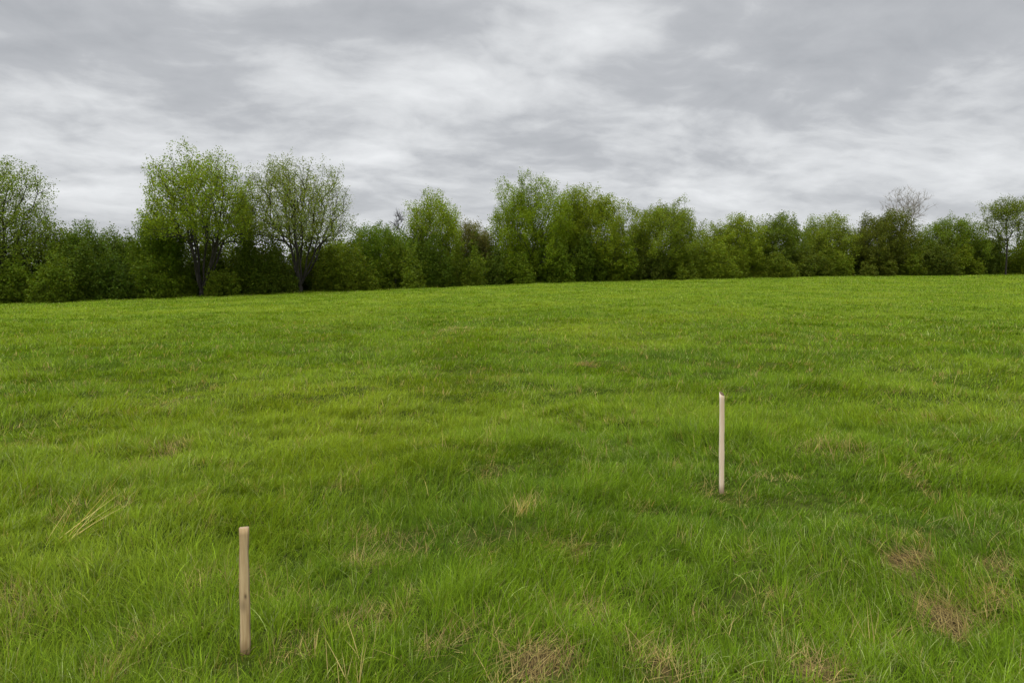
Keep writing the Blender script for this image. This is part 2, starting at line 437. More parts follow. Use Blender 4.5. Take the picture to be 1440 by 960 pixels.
# single straw stalks scattered over the meadow
x, y = sample(2, 30, 22, 1.1); n = len(x)
cols = (STRAW * .9) * rng.uniform(.75, 1.2, (n, 1))
push(blades(x, y, rng.uniform(.10, .24, n), np.maximum(.0028, np.hypot(x, y) * .0007), rng.uniform(0, 6.28, n),
            rng.uniform(.1, .9, n), rng.uniform(.1, .8, n), cols, np.ones((n, 1)), 4))
gr = mesh_np('grass', np.concatenate(VV), [np.concatenate(QQ), np.concatenate(TT)], M_grass, cols=np.concatenate(CC))
tag(gr, 'bright green spring grass with straw coloured patches covering the whole meadow', 'grass', None, 'stuff')
print('grass blades', len(np.concatenate(TT)))
del VV, QQ, TT, CC

# ------------------------------------------------------------------ straw tufts that stand out
def straw_tuft(u, v, n, L, az, lean, sd_, label, wd=.004, curve=.35, spread=.05, pale=1.0):
    h = hit(u, v)
    X = h[0] + rng.normal(0, spread, n); Y = h[1] + rng.normal(0, spread, n)
    cols = (STRAW * pale) * rng.uniform(.6, 1.15, (n, 1))
    V, q, t_, c = blades(X, Y, L * rng.uniform(.5, 1.1, n), np.full(n, wd), az + rng.normal(0, sd_, n),
                         np.clip(lean + rng.normal(0, .22, n), 0, 1.45), np.full(n, curve) * rng.uniform(0, 1.6, n), c_ if False else cols, np.ones((n, 1)), 5, .01)
    V = V - h
    o = mesh_np('dry_grass_tuft', V, [q, t_], M_grass, cols=c); o.location = h
    tag(o, label, 'dry grass', 'dry straw tufts in the meadow')
straw_tuft(735, 728, 34, .22, 1.6, .42, 1.9, 'upright tan tuft of dry stalks near the middle of the meadow foreground', spread=.055, pale=1.25)
straw_tuft(88, 768, 13, .66, .72, .88, .12, 'long straw stalks lying slanted over the grass in the left foreground', wd=.006, curve=.1, spread=.04, pale=1.35)
straw_tuft(375, 852, 12, .20, 2.6, .65, .8, 'small bent straw sprigs just right of the near wooden stake', spread=.04)
straw_tuft(500, 955, 12, .26, 1.9, .5, .6, 'straw stalks at the bottom edge right of the near stake', spread=.05)
straw_tuft(1238, 925, 12, .24, 2.0, .45, .6, 'pale kinked straw stalks beside the brown patches in the right foreground', spread=.04)
straw_tuft(585, 790, 10, .16, 1.5, .2, .9, 'short pale straw tuft between the near stake and the central tan tuft', spread=.06)
straw_tuft(830, 668, 10, .24, 1.6, .2, .5, 'thin tan straw tuft in the grass left of the far stake', spread=.06)
straw_tuft(1190, 640, 24, .20, 1.5, .2, 1.2, 'tan straw tuft in the grass right of the far stake', spread=.08)
straw_tuft(490, 690, 14, .18, 1.5, .2, 1.0, 'small straw tuft in mid meadow left of the central tan tuft', spread=.08)
straw_tuft(237, 640, 22, .20, 1.5, .25, 1.2, 'tan tuft in the grass on the left side of mid meadow', spread=.06)

# ------------------------------------------------------------------ stakes
def wood(name, pale, dark, stain, knot, kn2):
    m, T, out = material(name)
    tcn = T.new('ShaderNodeTexCoord'); v = tcn.outputs['Object']
    mp = T.new('ShaderNodeMapping'); mp.inputs['Scale'].default_value = (60, 60, 3.0); T.l.new(v, mp.inputs[0])
    g = T.noise(mp.outputs[0], 1.2, 6, .6, .6)
    mp2 = T.new('ShaderNodeMapping'); mp2.inputs['Scale'].default_value = (12, 12, 3.5); T.l.new(v, mp2.inputs[0])
    b = T.noise(mp2.outputs[0], 1.0, 4, .6)
    c = T.mix(T.rng(g, .3, .7, 0, 1), pale, dark)
    c = T.mix(T.math('MULTIPLY', T.rng(b, .42, .75, 0, 1), .5), c, stain)
    sp = T.new('ShaderNodeSeparateXYZ'); T.l.new(v, sp.inputs[0])
    for (kx, kz, sx_, sz_, am) in (knot, kn2):
        q = T.math('ADD', T.math('POWER', T.math('DIVIDE', T.math('SUBTRACT', sp.outputs[0], kx), sx_), 2.0),
                   T.math('POWER', T.math('DIVIDE', T.math('SUBTRACT', sp.outputs[2], kz), sz_), 2.0))
        q = T.math('MULTIPLY', T.math('EXPONENT', T.math('MULTIPLY', q, -1.0)), am)
        c = T.mix(q, c, (.085, .055, .03))
    # soil splashed on the foot, weathered end grain
    foot = T.rng(T.math('ADD', sp.outputs[2], T.math('MULTIPLY', T.math('SUBTRACT', b, .5), .12)), .0, .075, .8, 0)
    c = T.mix(foot, c, (.13, .075, .035))
    p = T.new('ShaderNodeBsdfPrincipled'); T.put(p.inputs['Base Color'], c); p.inputs['Roughness'].default_value = .8; p.inputs['Specular IOR Level'].default_value = .2
    bp = T.new('ShaderNodeBump'); bp.inputs['Strength'].default_value = .35; bp.inputs['Distance'].default_value = .002
    T.l.new(g, bp.inputs['Height']); T.l.new(bp.outputs[0], p.inputs['Normal']); T.l.new(p.outputs[0], out.inputs[0])
    return m
M_end, T, out = material('end_grain')
tcn = T.new('ShaderNodeTexCoord')
c = T.mix(T.noise(tcn.outputs['Object'], 180, 3, .6), (.060, .036, .018), (.15, .095, .05))
p = T.new('ShaderNodeBsdfPrincipled'); T.put(p.inputs['Base Color'], c); p.inputs['Roughness'].default_value = .95; T.l.new(p.outputs[0], out.inputs[0])
M_top, T, out = material('weathered_end_grain')
tcn = T.new('ShaderNodeTexCoord')
c = T.mix(T.noise(tcn.outputs['Object'], 180, 3, .6), (.17, .115, .06), (.36, .26, .14))
p = T.new('ShaderNodeBsdfPrincipled'); T.put(p.inputs['Base Color'], c); p.inputs['Roughness'].default_value = .95; T.l.new(p.outputs[0], out.inputs[0])
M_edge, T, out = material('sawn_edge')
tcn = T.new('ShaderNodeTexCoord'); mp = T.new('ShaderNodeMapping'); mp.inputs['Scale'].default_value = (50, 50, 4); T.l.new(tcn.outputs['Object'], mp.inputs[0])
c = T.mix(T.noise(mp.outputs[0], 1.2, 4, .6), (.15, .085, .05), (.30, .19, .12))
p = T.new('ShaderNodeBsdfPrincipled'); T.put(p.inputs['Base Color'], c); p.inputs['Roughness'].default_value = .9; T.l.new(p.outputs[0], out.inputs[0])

def stake(u, vt, vb, utop, width, thick, topz, yaw, bow, mats, label):
    """topz: heights of the four top corners relative to the mean top; bow: sideways drift along the height"""
    h = hit(u, vb)
    d = ray(utop, vt); k = h[1] / d[1]
    top = np.array([d[0] * k, h[1], EYE + d[2] * k]); H = top[2] - h[2]
    tilt = top[0] - h[0]
    cs = 0.0022                                                  # arris
    hw, ht = width / 2, thick / 2
    ring = [(-hw + cs, -ht), (hw - cs, -ht), (hw, -ht + cs), (hw, ht - cs), (hw - cs, ht), (-hw + cs, ht), (-hw, ht - cs), (-hw, -ht + cs)]
    NL = 26; bury = .12
    V = []; rs = random.Random(int(u))
    ph = [rs.uniform(0, 6.28) for _ in range(8)]
    for i in range(NL + 1):
        t_ = i / NL; z = -bury + (H + bury) * t_
        s = max(z, 0) / H
        ox = tilt * s + bow * math.sin(math.pi * s) + .0008 * math.sin(9 * s + ph[0])
        oy = .004 * math.sin(2.4 * s + ph[1])
        wv = 1 + .05 * math.sin(5.1 * s + ph[2]) + .03 * math.sin(13 * s + ph[3]) + .03 * (1 - s)
        for j, (a, b) in enumerate(ring):
            e_ = .0009 * math.sin(21 * s + ph[j])
            zz = z
            if i == NL: zz = z + np.interp(a, [-hw, -hw * .3, hw * .3, hw], topz)+ (b / ht) * topz[4 if len(topz) > 4 else 0] if False else z + float(np.interp(a, [-hw, -hw * .3, hw * .3, hw], topz[:4])) + (b / ht) * topz[4] + rs.uniform(-.0012, .0012)
            V.append((a * wv + ox + e_, b + oy, zz))
    faces4 = []; mi = []
    for i in range(NL):
        for j in range(8):
            j2 = (j + 1) % 8
            faces4.append((i * 8 + j, i * 8 + j2, (i + 1) * 8 + j2, (i + 1) * 8 + j))
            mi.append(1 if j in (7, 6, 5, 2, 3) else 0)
    cen = len(V); tp = V[NL * 8:(NL + 1) * 8]
    V.append((sum(p[0] for p in tp) / 8, sum(p[1] for p in tp) / 8, sum(p[2] for p in tp) / 8 - .002))
    tri = [(NL * 8 + j, NL * 8 + (j + 1) % 8, cen) for j in range(8)]
    o = mesh_np('wooden_stake', V, [faces4, tri], mats[0])
    o.data.materials.append(mats[1]); o.data.materials.append(mats[2])
    o.data.polygons.foreach_set('material_index', np.array(mi + [2] * 8, np.int32))
    o.location = h; o.rotation_euler = (0, 0, yaw)
    tag(o, label, 'stake', 'wooden survey stakes in the meadow')
    return h, H
W1 = wood('weathered_stake_wood', (.50, .37, .20), (.33, .22, .105), (.25, .16, .075), (.009, .27, .006, .012, .9), (-.002, .225, .016, .030, .5))
W2 = wood('fresh_stake_wood', (.70, .55, .40), (.60, .45, .31), (.52, .37, .24), (.010, .05, .004, .05, .5), (.3, 9, .01, .01, 0))
h1, H1 = stake(345.5, 743, 918, 342.5, .0395, .022, (.004, -.001, .003, .0035, .001), R(8), -.0015, (W1, M_edge, M_top),
      'tan weathered wooden stake with a knot, the nearer one in the left foreground')
W2lit = wood('lit_stake_edge', (.74, .62, .48), (.64, .51, .38), (.6, .45, .3), (.3, 9, .01, .01, 0), (.3, 9, .01, .01, 0))  # paler copy of the stake wood: the sunlit edge is painted into the colour
h2_, H2 = stake(1015, 553, 693, 1014.3, .032, .022, (.005, .003, -.002, -.005, .012), R(14), .001, (W2, W2lit, M_end),
      'pale wooden stake with a slanted cut top, farther off right of centre')
print('stakes', h1, H1, h2_, H2)
# short grass round each foot so that the stakes stand in the sward
for (hh) in (h1, h2_):
    n = 170
    a = rng.uniform(0, 6.28, n); q = .03 + .08 * rng.random(n)
    X = hh[0] + q * np.cos(a); Y = hh[1] + q * np.sin(a)
    cols, _ = grass_cols(X, Y, n, np.full(n, .12))
    V, qd, t_, c = blades(X, Y, rng.uniform(.03, .07, n), np.full(n, .003), a + rng.normal(0, .7, n), rng.uniform(.1, .6, n), rng.uniform(.3, 1, n), cols, np.full((n, 1), 1.1), 4)
    o = mesh_np('foot_grass', V, [qd, t_], M_grass, cols=c)
    tag(o, 'short grass blades round the foot of a stake', 'grass', None, 'stuff')

# ------------------------------------------------------------------ trees
def leaves(P, D, n_per, size, spread, along, seed, base=(.105, .165, .02), var=.25, up=.35):
    """leaf quads scattered in sprays round the points P that point along D"""
    g = np.random.default_rng(seed)
    N = len(P) * n_per
    P_ = np.repeat(P, n_per, 0); D_ = np.repeat(D, n_per, 0)
    t_ = g.uniform(-.35, 1.0, (N, 1)) * along
    C = P_ + D_ * t_ + g.normal(0, 1, (N, 3)) * spread * (1 - .35 * np.clip(t_ / max(along, 1e-3), 0, 1))
    nrm = g.normal(0, 1, (N, 3)); nrm[:, 2] += up * 2; nrm /= np.linalg.norm(nrm, axis=1)[:, None]
    a = np.cross(nrm, g.normal(0, 1, (N, 3))); a /= np.linalg.norm(a, axis=1)[:, None]
    b = np.cross(nrm, a); s = size * g.uniform(.6, 1.35, (N, 1))
    V = np.stack([C - a * s * .5, C + b * s * .36 - nrm * s * .06, C + a * s * .5, C - b * s * .36 - nrm * s * .06], 1).reshape(-1, 3)
    Fq = np.arange(N * 4).reshape(-1, 4)
    k = g.normal(0, 1, (N, 1))
    kc = np.repeat(g.normal(0, 1, (len(P), 1)), n_per, 0)        # whole sprays painted lighter or darker, standing in for shading between clumps
    base = np.array(base) * np.array([1.30, 1.22, .62])
    col = base * (1 + var * .55 * k + var * .45 * kc); col = np.clip(col, base * .45, base * 1.9)
    col[:, 0:1] *= 1 + .10 * g.normal(0, 1, (N, 1)); col = np.repeat(col, 4, 0)
    return V, Fq, col

def skeleton(att, start, wpath, seg=.9, r0=.014, expo=2.3, stems=(), seed=0):
    g = np.random.default_rng(seed)
    pos = [np.array(s, float) for s in start]; par = [-1] + list(range(len(start) - 1))
    plen = [0.0]
    for i in range(1, len(start)): plen.append(plen[-1] + np.linalg.norm(pos[i] - pos[i - 1]))
    dr = [np.array([0, 0, 1.0])] * len(pos)
    for path in stems:                                            # main stems that spring from the foot
        last = len(start) - 1
        for q in path:
            q = np.array(q, float); dd = q - pos[last]; l = np.linalg.norm(dd)
            pos.append(q); par.append(last); plen.append(plen[last] + l); dr.append(dd / l); last = len(pos) - 1
    order = np.argsort(np.linalg.norm(att - pos[len(start) - 1], axis=1)); ends = []
    cap = len(pos) + len(att) * 12
    PA = np.zeros((cap, 3)); PL = np.zeros(cap); DA = np.zeros((cap, 3))
    for i, p in enumerate(pos): PA[i] = p; PL[i] = plen[i]; DA[i] = dr[i]
    cnt = len(pos); par = par + [0] * (cap - cnt)
    for ai in order:
        a = att[ai]
        v = a - PA[:cnt]; d = np.linalg.norm(v, axis=1) + 1e-6
        cosang = np.sum(v * DA[:cnt], 1) / d
        cost = d * (1 + .55 * np.clip(.55 - cosang, 0, 2)) + wpath * PL[:cnt] + 1.5 * np.clip(-v[:, 2] - .1 * d, 0, 9)
        i = int(np.argmin(cost)); L = d[i]; n = max(1, min(10, int(L / seg + .5)))
        p0 = PA[i]; ctrl = p0 + DA[i] * L * .38 + g.normal(0, .05, 3) * L; last = i
        for k in range(1, n + 1):
            t_ = k / n; q = (1 - t_) ** 2 * p0 + 2 * t_ * (1 - t_) * ctrl + t_ * t_ * a
            if cnt >= cap: break
            PA[cnt] = q; dd = q - PA[last]; l = np.linalg.norm(dd) + 1e-9; DA[cnt] = dd / l; PL[cnt] = PL[last] + l
            par[cnt] = last; last = cnt; cnt += 1
        ends.append(last)
    PA = PA[:cnt]; par = np.array(par[:cnt]); DA = DA[:cnt]
    rad = np.zeros(cnt); acc = np.zeros(cnt)
    for i in range(cnt - 1, -1, -1):
        rad[i] = max(acc[i], r0 ** expo) ** (1 / expo)
        if par[i] >= 0: acc[par[i]] += rad[i] ** expo
    return PA, par, rad, DA, np.array(ends)

def tubes(PA, par, rad, sides=5, maxr=None):
    if maxr: rad = np.minimum(rad, maxr)
    idx = np.where(par >= 0)[0]; p0 = PA[par[idx]]; p1 = PA[idx]
    ra = np.minimum(rad[par[idx]], rad[idx] * 1.35); rb = rad[idx]
    d = p1 - p0; L = np.linalg.norm(d, axis=1)[:, None] + 1e-9; d = d / L
    p1 = p1 + d * np.minimum(rb[:, None] * .5, L * .1)
    ref = np.where(np.abs(d[:, 2:3]) > .9, np.array([[1.0, 0, 0]]), np.array([[0, 0, 1.0]]))
    a = np.cross(d, ref); a /= np.linalg.norm(a, axis=1)[:, None]; b = np.cross(d, a)
    an = np.arange(sides) * 2 * math.pi / sides; n = len(idx)
    ringd = a[:, None, :] * np.cos(an)[None, :, None] + b[:, None, :] * np.sin(an)[None, :, None]
    V = np.concatenate([p0[:, None] + ringd * ra[:, None, None], p1[:, None] + ringd * rb[:, None, None]], 1).reshape(-1, 3)
    k = np.arange(sides); k2 = (k + 1) % sides
    Fq = (np.arange(n) * 2 * sides)[:, None, None] + np.stack([k, k2, k2 + sides, k + sides], -1)[None]
    return V, Fq.reshape(-1, 4)

def place(u, dd=0.0):
    """foot of a tree seen at column u, dd metres behind the meadow's edge"""
    Y = float(depth(u)) + dd; d = ray(u, v_edge(u)); k = Y / d[1]
    return np.array([d[0] * k, Y, float(terrain(d[0] * k, Y))])
def height_to(u, v, foot):
    d = ray(u, v); k = foot[1] / d[1]; return EYE + d[2] * k - foot[2]

def lobed(Rx, H0, H1, nl, n, g, shell=.5, lift=0.0, prof='round'):
    """points through a lobed crown between heights H0 and H1"""
    # an uneven dome: the radius swells and shrinks with direction, low skirts reach down to H0
    m = n * 2
    dirn = g.normal(0, 1, (m, 3)); dirn[:, 2] = dirn[:, 2] * .9 + .25; dirn /= np.linalg.norm(dirn, axis=1)[:, None]
    ph = g.uniform(0, 6.283, (3, 4)); fr = np.array([2.1, 3.3, 5.2]) * g.uniform(.85, 1.2, 3); am = [.12, .10, .07]
    lump = np.ones(m)
    for i in range(3):
        lump += am[i] * np.sin(dirn[:, 0] * fr[i] * 1.5 + ph[i, 0]) * np.sin(dirn[:, 1] * fr[i] * 1.5 + ph[i, 1]) * 1.6 + am[i] * .8 * np.sin(dirn[:, 0] * fr[i] * 1.7 + dirn[:, 2] * fr[i] + ph[i, 2])
    zc = H0 + (H1 - H0) * .42
    q = (shell + (1 - shell) * g.random(m) ** .6) * lump
    p = dirn * q[:, None] * np.array([Rx * .95, Rx * .95, (H1 - zc) * .97]); low = p[:, 2] < 0
    p[low, 2] *= (zc - H0) / (H1 - zc) * 1.1; p[:, 2] += zc
    ok = (p[:, 2] > max(H0 - .4, .3)) & (p[:, 2] < H1 + .5)
    return p[ok][:n]

def tint_of(o, c): o.color = (c[0], c[1], c[2], 1)

def tree(name, u, vt, wpx, dd, label, cat='tree', tint=(1, 1, 1), kind='dense', n=330, per=46, size=.15, base_h=.25, seed=1,
         group='trees along the far edge of the meadow', spread=.34, leafc=(.105, .165, .02), wpath=.35, cu=None):
    g = np.random.default_rng(seed)
    foot = place(u, dd); H = height_to(cu or u, vt, foot); H -= {'dense': .8, 'vase': 1.3, 'single': .7}[kind]; Rx = wpx / 2 * foot[1] / F * (1.06 if kind == 'dense' else .92)
    sh = ((cu - u) if cu else 0) * foot[1] / F
    root = empty(name, foot); tag(root, label, cat, group)
    if kind == 'vase':
        # stems fan out from a low fork; twigs fill a broad fan-shaped crown
        N = n; P = []
        ph = g.uniform(0, 6.283, 6)
        while len(P) < N:
            az = g.uniform(0, 2 * math.pi); t_ = R(66) * g.random() ** .62          # angle off the vertical
            q = .34 + .66 * g.random() ** .48
            lump = 1 + .12 * math.sin(az * 2 + ph[0]) + .10 * math.sin(az * 3 + t_ * 5 + ph[1]) + .07 * math.sin(az * 7 + t_ * 9 + ph[2])
            top = H * (1 - .36 * (t_ / R(66)) ** 2.0) * (1 + .06 * math.sin(az * 3 + t_ * 8 + ph[3]) + .03 * math.sin(az * 5 + t_ * 17 + ph[4]) - .03)
            r_ = min(top, Rx * lump * 1.06 / max(math.sin(t_), .05)) * q
            p = np.array([math.sin(t_) * math.cos(az), math.sin(t_) * math.sin(az), math.cos(t_)]) * r_
            if p[2] < H * base_h * g.uniform(.90, 1.12): continue
            P.append(p)
        att = np.array(P); att[:, 0] += sh * att[:, 2] / H
        start = [(0, 0, -.3), (0, 0, .3), (.02, 0, .6)]
        stems = []; ns = 9
        for k in range(ns):
            az = k * 2.4 + g.uniform(-.3, .3); tl = R([6, 27, 17, 33, 12, 24, 36, 9, 21][k] + g.uniform(-3, 3)); Ls = H * g.uniform(.50, .68)
            path = []
            for j in range(1, 9):
                f = j / 8; tt = tl * (1.15 - .35 * f)
                path.append((math.sin(tt) * math.cos(az) * Ls * f + .12 * math.sin(j * 1.7 + k), math.sin(tt) * math.sin(az) * Ls * f + .12 * math.cos(j * 2.1 + k), .6 + math.cos(tt) * Ls * f))
            stems.append(path)
        PA, par, rad, DA, ends = skeleton(att, start, wpath, seg=1.0, r0=.017, expo=2.2, stems=stems, seed=seed)
    elif kind == 'single':
        att = lobed(Rx, H * base_h, H, 9, n, g, .35)
        att[:, 0] += sh
        start = [(0, 0, -.3)] + [(0.03 * math.sin(k * 1.3) + sh * k / 8, .03 * math.cos(k), H * base_h * 1.1 * k / 6) for k in range(1, 7)]
        PA, par, rad, DA, ends = skeleton(att, start, wpath, seg=.8, r0=.016, expo=2.3, seed=seed)
    else:
        att = lobed(Rx, H * base_h, H, 11, int(n * 1.25), g, .45)
        att[:, 0] += sh
        start = [(0, 0, -.3), (0, 0, .6), (0.05, 0, 1.3), (.1, .05, 2.0)]
        PA, par, rad, DA, ends = skeleton(att, start, wpath, seg=.9, r0=.015, expo=2.3, seed=seed)
    V, Fq = tubes(PA, par, rad, 5, maxr=.34)
    mesh_np('trunk', V, [Fq], M_twig if kind == 'bare' else M_bark, root)
    P = PA[ends]; D = DA[ends].copy(); D[:, 2] += .6; D /= np.linalg.norm(D, axis=1)[:, None]
    V, Fq, c = leaves(P, D, int(per * (2.2 if kind == 'dense' else 1.75)), size * (.93 if kind != 'dense' else .88), spread * (.85 if kind == 'dense' else 1), 1.15 if kind == 'dense' else .85, seed + 5, base=leafc, var=.17 if kind == 'dense' else .2)
    cr_ = mesh_np('crown', V, [Fq], M_leaf, root, cols=c); tint_of(cr_, tint)
    return root

def bare_tree(u, vt, wpx, dd, label, seed, n=420, base_h=.3, r0=.011, mat=None, wpath=.3):
    g = np.random.default_rng(seed)
    foot = place(u, dd); H = height_to(u, vt, foot) - .5; Rx = wpx / 2 * foot[1] / F * .92
    root = empty('bare_tree', foot); tag(root, label, 'bare tree', 'trees along the far edge of the meadow')
    att = lobed(Rx, H * base_h, H, 9, n, g, .1)
    start = [(0, 0, -.3)] + [(0.05 * math.sin(k), 0, H * base_h * k / 6) for k in range(1, 7)]
    PA, par, rad, DA, ends = skeleton(att, start, wpath, seg=.55, r0=r0, expo=2.5, seed=seed)
    # fine end twigs
    big = rad > .03
    V, Fq = tubes(PA, par, rad, 4, maxr=.2)
    mesh_np('trunk', V, [Fq], mat or M_twig, root)
    P = PA[ends]; k = 7; P0 = np.repeat(P, k, 0); D = np.repeat(DA[ends], k, 0) + g.normal(0, .45, (len(P0), 3)); D[:, 2] += .25
    D /= np.linalg.norm(D, axis=1)[:, None]; P1 = P0 + D * g.uniform(.3, .8, (len(P0), 1))
    PP = np.concatenate([P0, P1]); pr = np.concatenate([np.full(len(P0), -1), np.arange(len(P0))]); rd = np.concatenate([np.full(len(P0), r0 * .85), np.full(len(P0), r0 * .45)])
    V, Fq = tubes(PP, pr, rd, 3)
    mesh_np('twigs', V, [Fq], mat or M_twig, root)
    return root

LIME = (.130, .190, .022); FRESH = (.115, .170, .026); DARKG = (.060, .100, .018); OLIVE = (.085, .105, .030); DEEP = (.070, .120, .014)

# the two tall trees and the one at the left border
tree('tall_tree', 284, 198, 144, .2, 'tallest tree, fresh green open crown on several fanning stems, left part of the tree line', kind='vase', n=1050, per=25,
     size=.15, spread=.22, leafc=LIME, cu=288, base_h=.43, seed=21, wpath=.45)
tree('tall_tree', 422, 209, 150, .9, 'second tallest tree, wide domed olive green crown of fine upswept branches', kind='vase', n=1050, per=23,
     size=.13, spread=.22, leafc=(.110, .150, .034), base_h=.42, seed=37, wpath=.45)
tree('tall_tree', 2, 210, 130, 3.0, 'tall airy tree cut by the left border of the photo', kind='vase', n=850, per=32,
     size=.14, spread=.28, leafc=(.105, .155, .030), base_h=.34, seed=44, wpath=.45)
tree('young_tree', 346, 256, 24, 6.0, 'small fresh green tree filling the gap between the two tallest trees', kind='single', n=170, per=30,
     size=.14, spread=.26, leafc=LIME, base_h=.45, seed=51)
# the rest of the skyline, left to right
TR = [
 # u, vt, w, dd, label, colour, n, per, base_h, seed
 (112, 314, 70, 5, 'low bushy tree with twiggy top right of the left border tree', DEEP, 200, 44, .12, 61),
 (165, 322, 70, 5, 'dark bushy tree in the dip of the skyline before the tallest tree', DARKG, 200, 44, .12, 62),
 (228, 303, 70, 2, 'rounded bushy tree tucked under the left side of the tallest tree', DEEP, 240, 46, .10, 63),
 (470, 336, 46, 6, 'low pale green tree below the right edge of the second tallest tree', LIME, 160, 40, .15, 64),
 (535, 312, 82, 3, 'wide rounded olive green bushy tree left of the thin dead snag', DEEP, 300, 46, .08, 65),
 (585, 324, 50, 6, 'dark bushy tree at the foot of the dead snag', DARKG, 180, 44, .15, 66),
 (612, 268, 74, 5, 'round topped bright tree standing alone above the centre left thicket', LIME, 300, 34, .35, 67),
 (665, 308, 52, 6, 'brownish budding tree left of the tallest tree of the centre group', (.105, .112, .055), 240, 34, .25, 68),
 (745, 248, 102, 3, 'tall broad bright green tree, the tallest of the centre group', (.115, .175, .014), 520, 48, .12, 69),
 (800, 262, 44, 6, 'narrow leafy tree squeezed behind the two broad centre trees', LIME, 200, 34, .25, 70),
 (836, 264, 96, 4, 'broad yellow green tree right beside the tallest centre tree', (.125, .175, .020), 460, 46, .10, 71),
 (935, 279, 106, 3, 'wide domed olive tree with dark lower half right of centre', (.105, .150, .022), 480, 46, .08, 72),
 (1030, 303, 86, 4, 'rounded yellow green tree between two darker trees', (.125, .175, .022), 380, 46, .08, 73),
 (1096, 297, 64, 4, 'dusky green tree with a small peaked top, centre right', (.080, .120, .022), 280, 46, .10, 74),
 (1140, 304, 36, 7, 'slim pale tree behind the dusky peaked one', FRESH, 140, 34, .20, 75),
 (1168, 302, 60, 4, 'light green flat topped tree left of the dark brown green tree', (.120, .165, .028), 260, 38, .12, 76),
 (1238, 293, 74, 2, 'dark brown green dense tree in front of the bare tree', (.072, .092, .020), 420, 50, .06, 77),
 (1335, 302, 80, 4, 'mid green tree with lumpy crown right of the bare tree', (.085, .130, .020), 340, 46, .08, 78),
 (1384, 332, 40, 5, 'low bushy tree left of the round tree at the right border', (.090, .130, .022), 180, 44, .08, 79),
]
for (u, vt, wp, dd, lab, lc, n, per, bh, sd2) in TR:
    tree('leafy_tree', u, vt, wp, dd, lab, leafc=lc, n=n, per=per, base_h=bh, seed=sd2, size=.16 if u < 800 else .18)
tree('leafy_tree', 1414, 271, 72, -.3, 'round crowned tree on a clear dark trunk at the right border', kind='single', n=300, per=30, size=.17,
     spread=.30, leafc=(.090, .125, .024), base_h=.42, seed=91, wpath=.3)
bare_tree(1270, 256, 72, 3.5, 'leafless grey tree rising behind the dark brown green tree', 93, n=300, base_h=.52, r0=.015)
bare_tree(561, 291, 16, 8, 'thin dead snag poking up left of the round topped tree', 95, n=36, base_h=.62, r0=.02, mat=M_bark)

# ------------------------------------------------------------------ shrubs along the edge
def bush_mesh(seed, n=9000):
    """leaf positions of a shrub of unit half width and about unit height: uneven lobes, arching shoots, gaps between"""
    g = np.random.default_rng(seed)
    cen = []
    for i in range(g.integers(9, 15)):
        a_ = g.uniform(0, 6.28); q = g.uniform(.05, .85) ** .8; rr_ = g.uniform(.17, .36)
        zz = g.uniform(.08, 1.0 - .42 * q) - rr_ * .6
        cen.append((q * math.cos(a_), q * math.sin(a_), max(zz, .1), rr_))
    cen = np.array(cen); wgt = cen[:, 3] ** 2; k = g.choice(len(cen), n, p=wgt / wgt.sum())
    d = g.normal(0, 1, (n, 3)); d /= np.linalg.norm(d, axis=1)[:, None]
    lump = 1 + .28 * np.sin(d[:, :1] * 5 + cen[k, :1] * 9) * np.sin(d[:, 1:2] * 5 + 2) * np.cos(d[:, 2:3] * 6)
    p = cen[k, :3] + d * g.uniform(.35, 1.0, (n, 1)) ** .5 * lump * cen[k, 3:4] * np.array([1, 1, .95])
    m = n // 9                                                    # shoots that stand out of the outline
    k = g.integers(0, len(cen), 60)[g.integers(0, 60, m)]
    sd_ = k * 0 + g.integers(0, 60, m); az = sd_ * 2.4; el = .5 + .9 * ((sd_ * 37) % 60) / 60
    kk = sd_ % len(cen); t_ = g.uniform(.8, 1.75, m) * cen[kk, 3]
    p2 = cen[kk, :3] + np.stack([np.cos(az) * np.cos(el), np.sin(az) * np.cos(el), np.sin(el)], 1) * t_[:, None] + g.normal(0, .02, (m, 3))
    p = np.concatenate([p, p2]); p[:, 2] = np.abs(p[:, 2])
    return p[g.permutation(len(p))]
BUSH = [bush_mesh(s) for s in range(500, 509)]
bush_cache = {}
def shrub(u, wpx, hpx, dd, label, lc, var, name='shrub'):
    foot = place(u, dd); rx_ = wpx / 2 * foot[1] / F; H = hpx * foot[1] / F * 1.12
    rx_ *= 1.15
    key = var % len(BUSH)
    root = empty(name, foot); tag(root, label, 'shrub', 'shrubs along the foot of the tree line')
    g = np.random.default_rng(1000 + var)
    p = BUSH[key].copy()
    an = g.uniform(0, 6.28); c_, s_ = math.cos(an), math.sin(an)
    p = np.stack([(p[:, 0] * c_ - p[:, 1] * s_) * rx_, (p[:, 0] * s_ + p[:, 1] * c_) * rx_ * .9, p[:, 2] * H], 1)
    sprays = p[::6]; dv = sprays - np.array([0, 0, H * .3]); dv /= np.linalg.norm(dv, axis=1)[:, None]
    V, Fq, c = leaves(sprays, dv, 8, .17 * (foot[1] / 75) ** .5, .13, .22, 2000 + var, base=np.array(lc) * .98, var=.2)
    cr_ = mesh_np('foliage', V, [Fq], M_leaf, root, cols=c)
    att = p[::230]; att = att[att[:, 2] > .25 * H]
    PA, par, rad, DA, ends = skeleton(att, [(0, 0, -.2), (0, 0, .15)], .5, seg=.6, r0=.012, seed=var)
    V, Fq = tubes(PA, par, rad, 4, maxr=.09)
    mesh_np('stems', V, [Fq], M_bark, root)
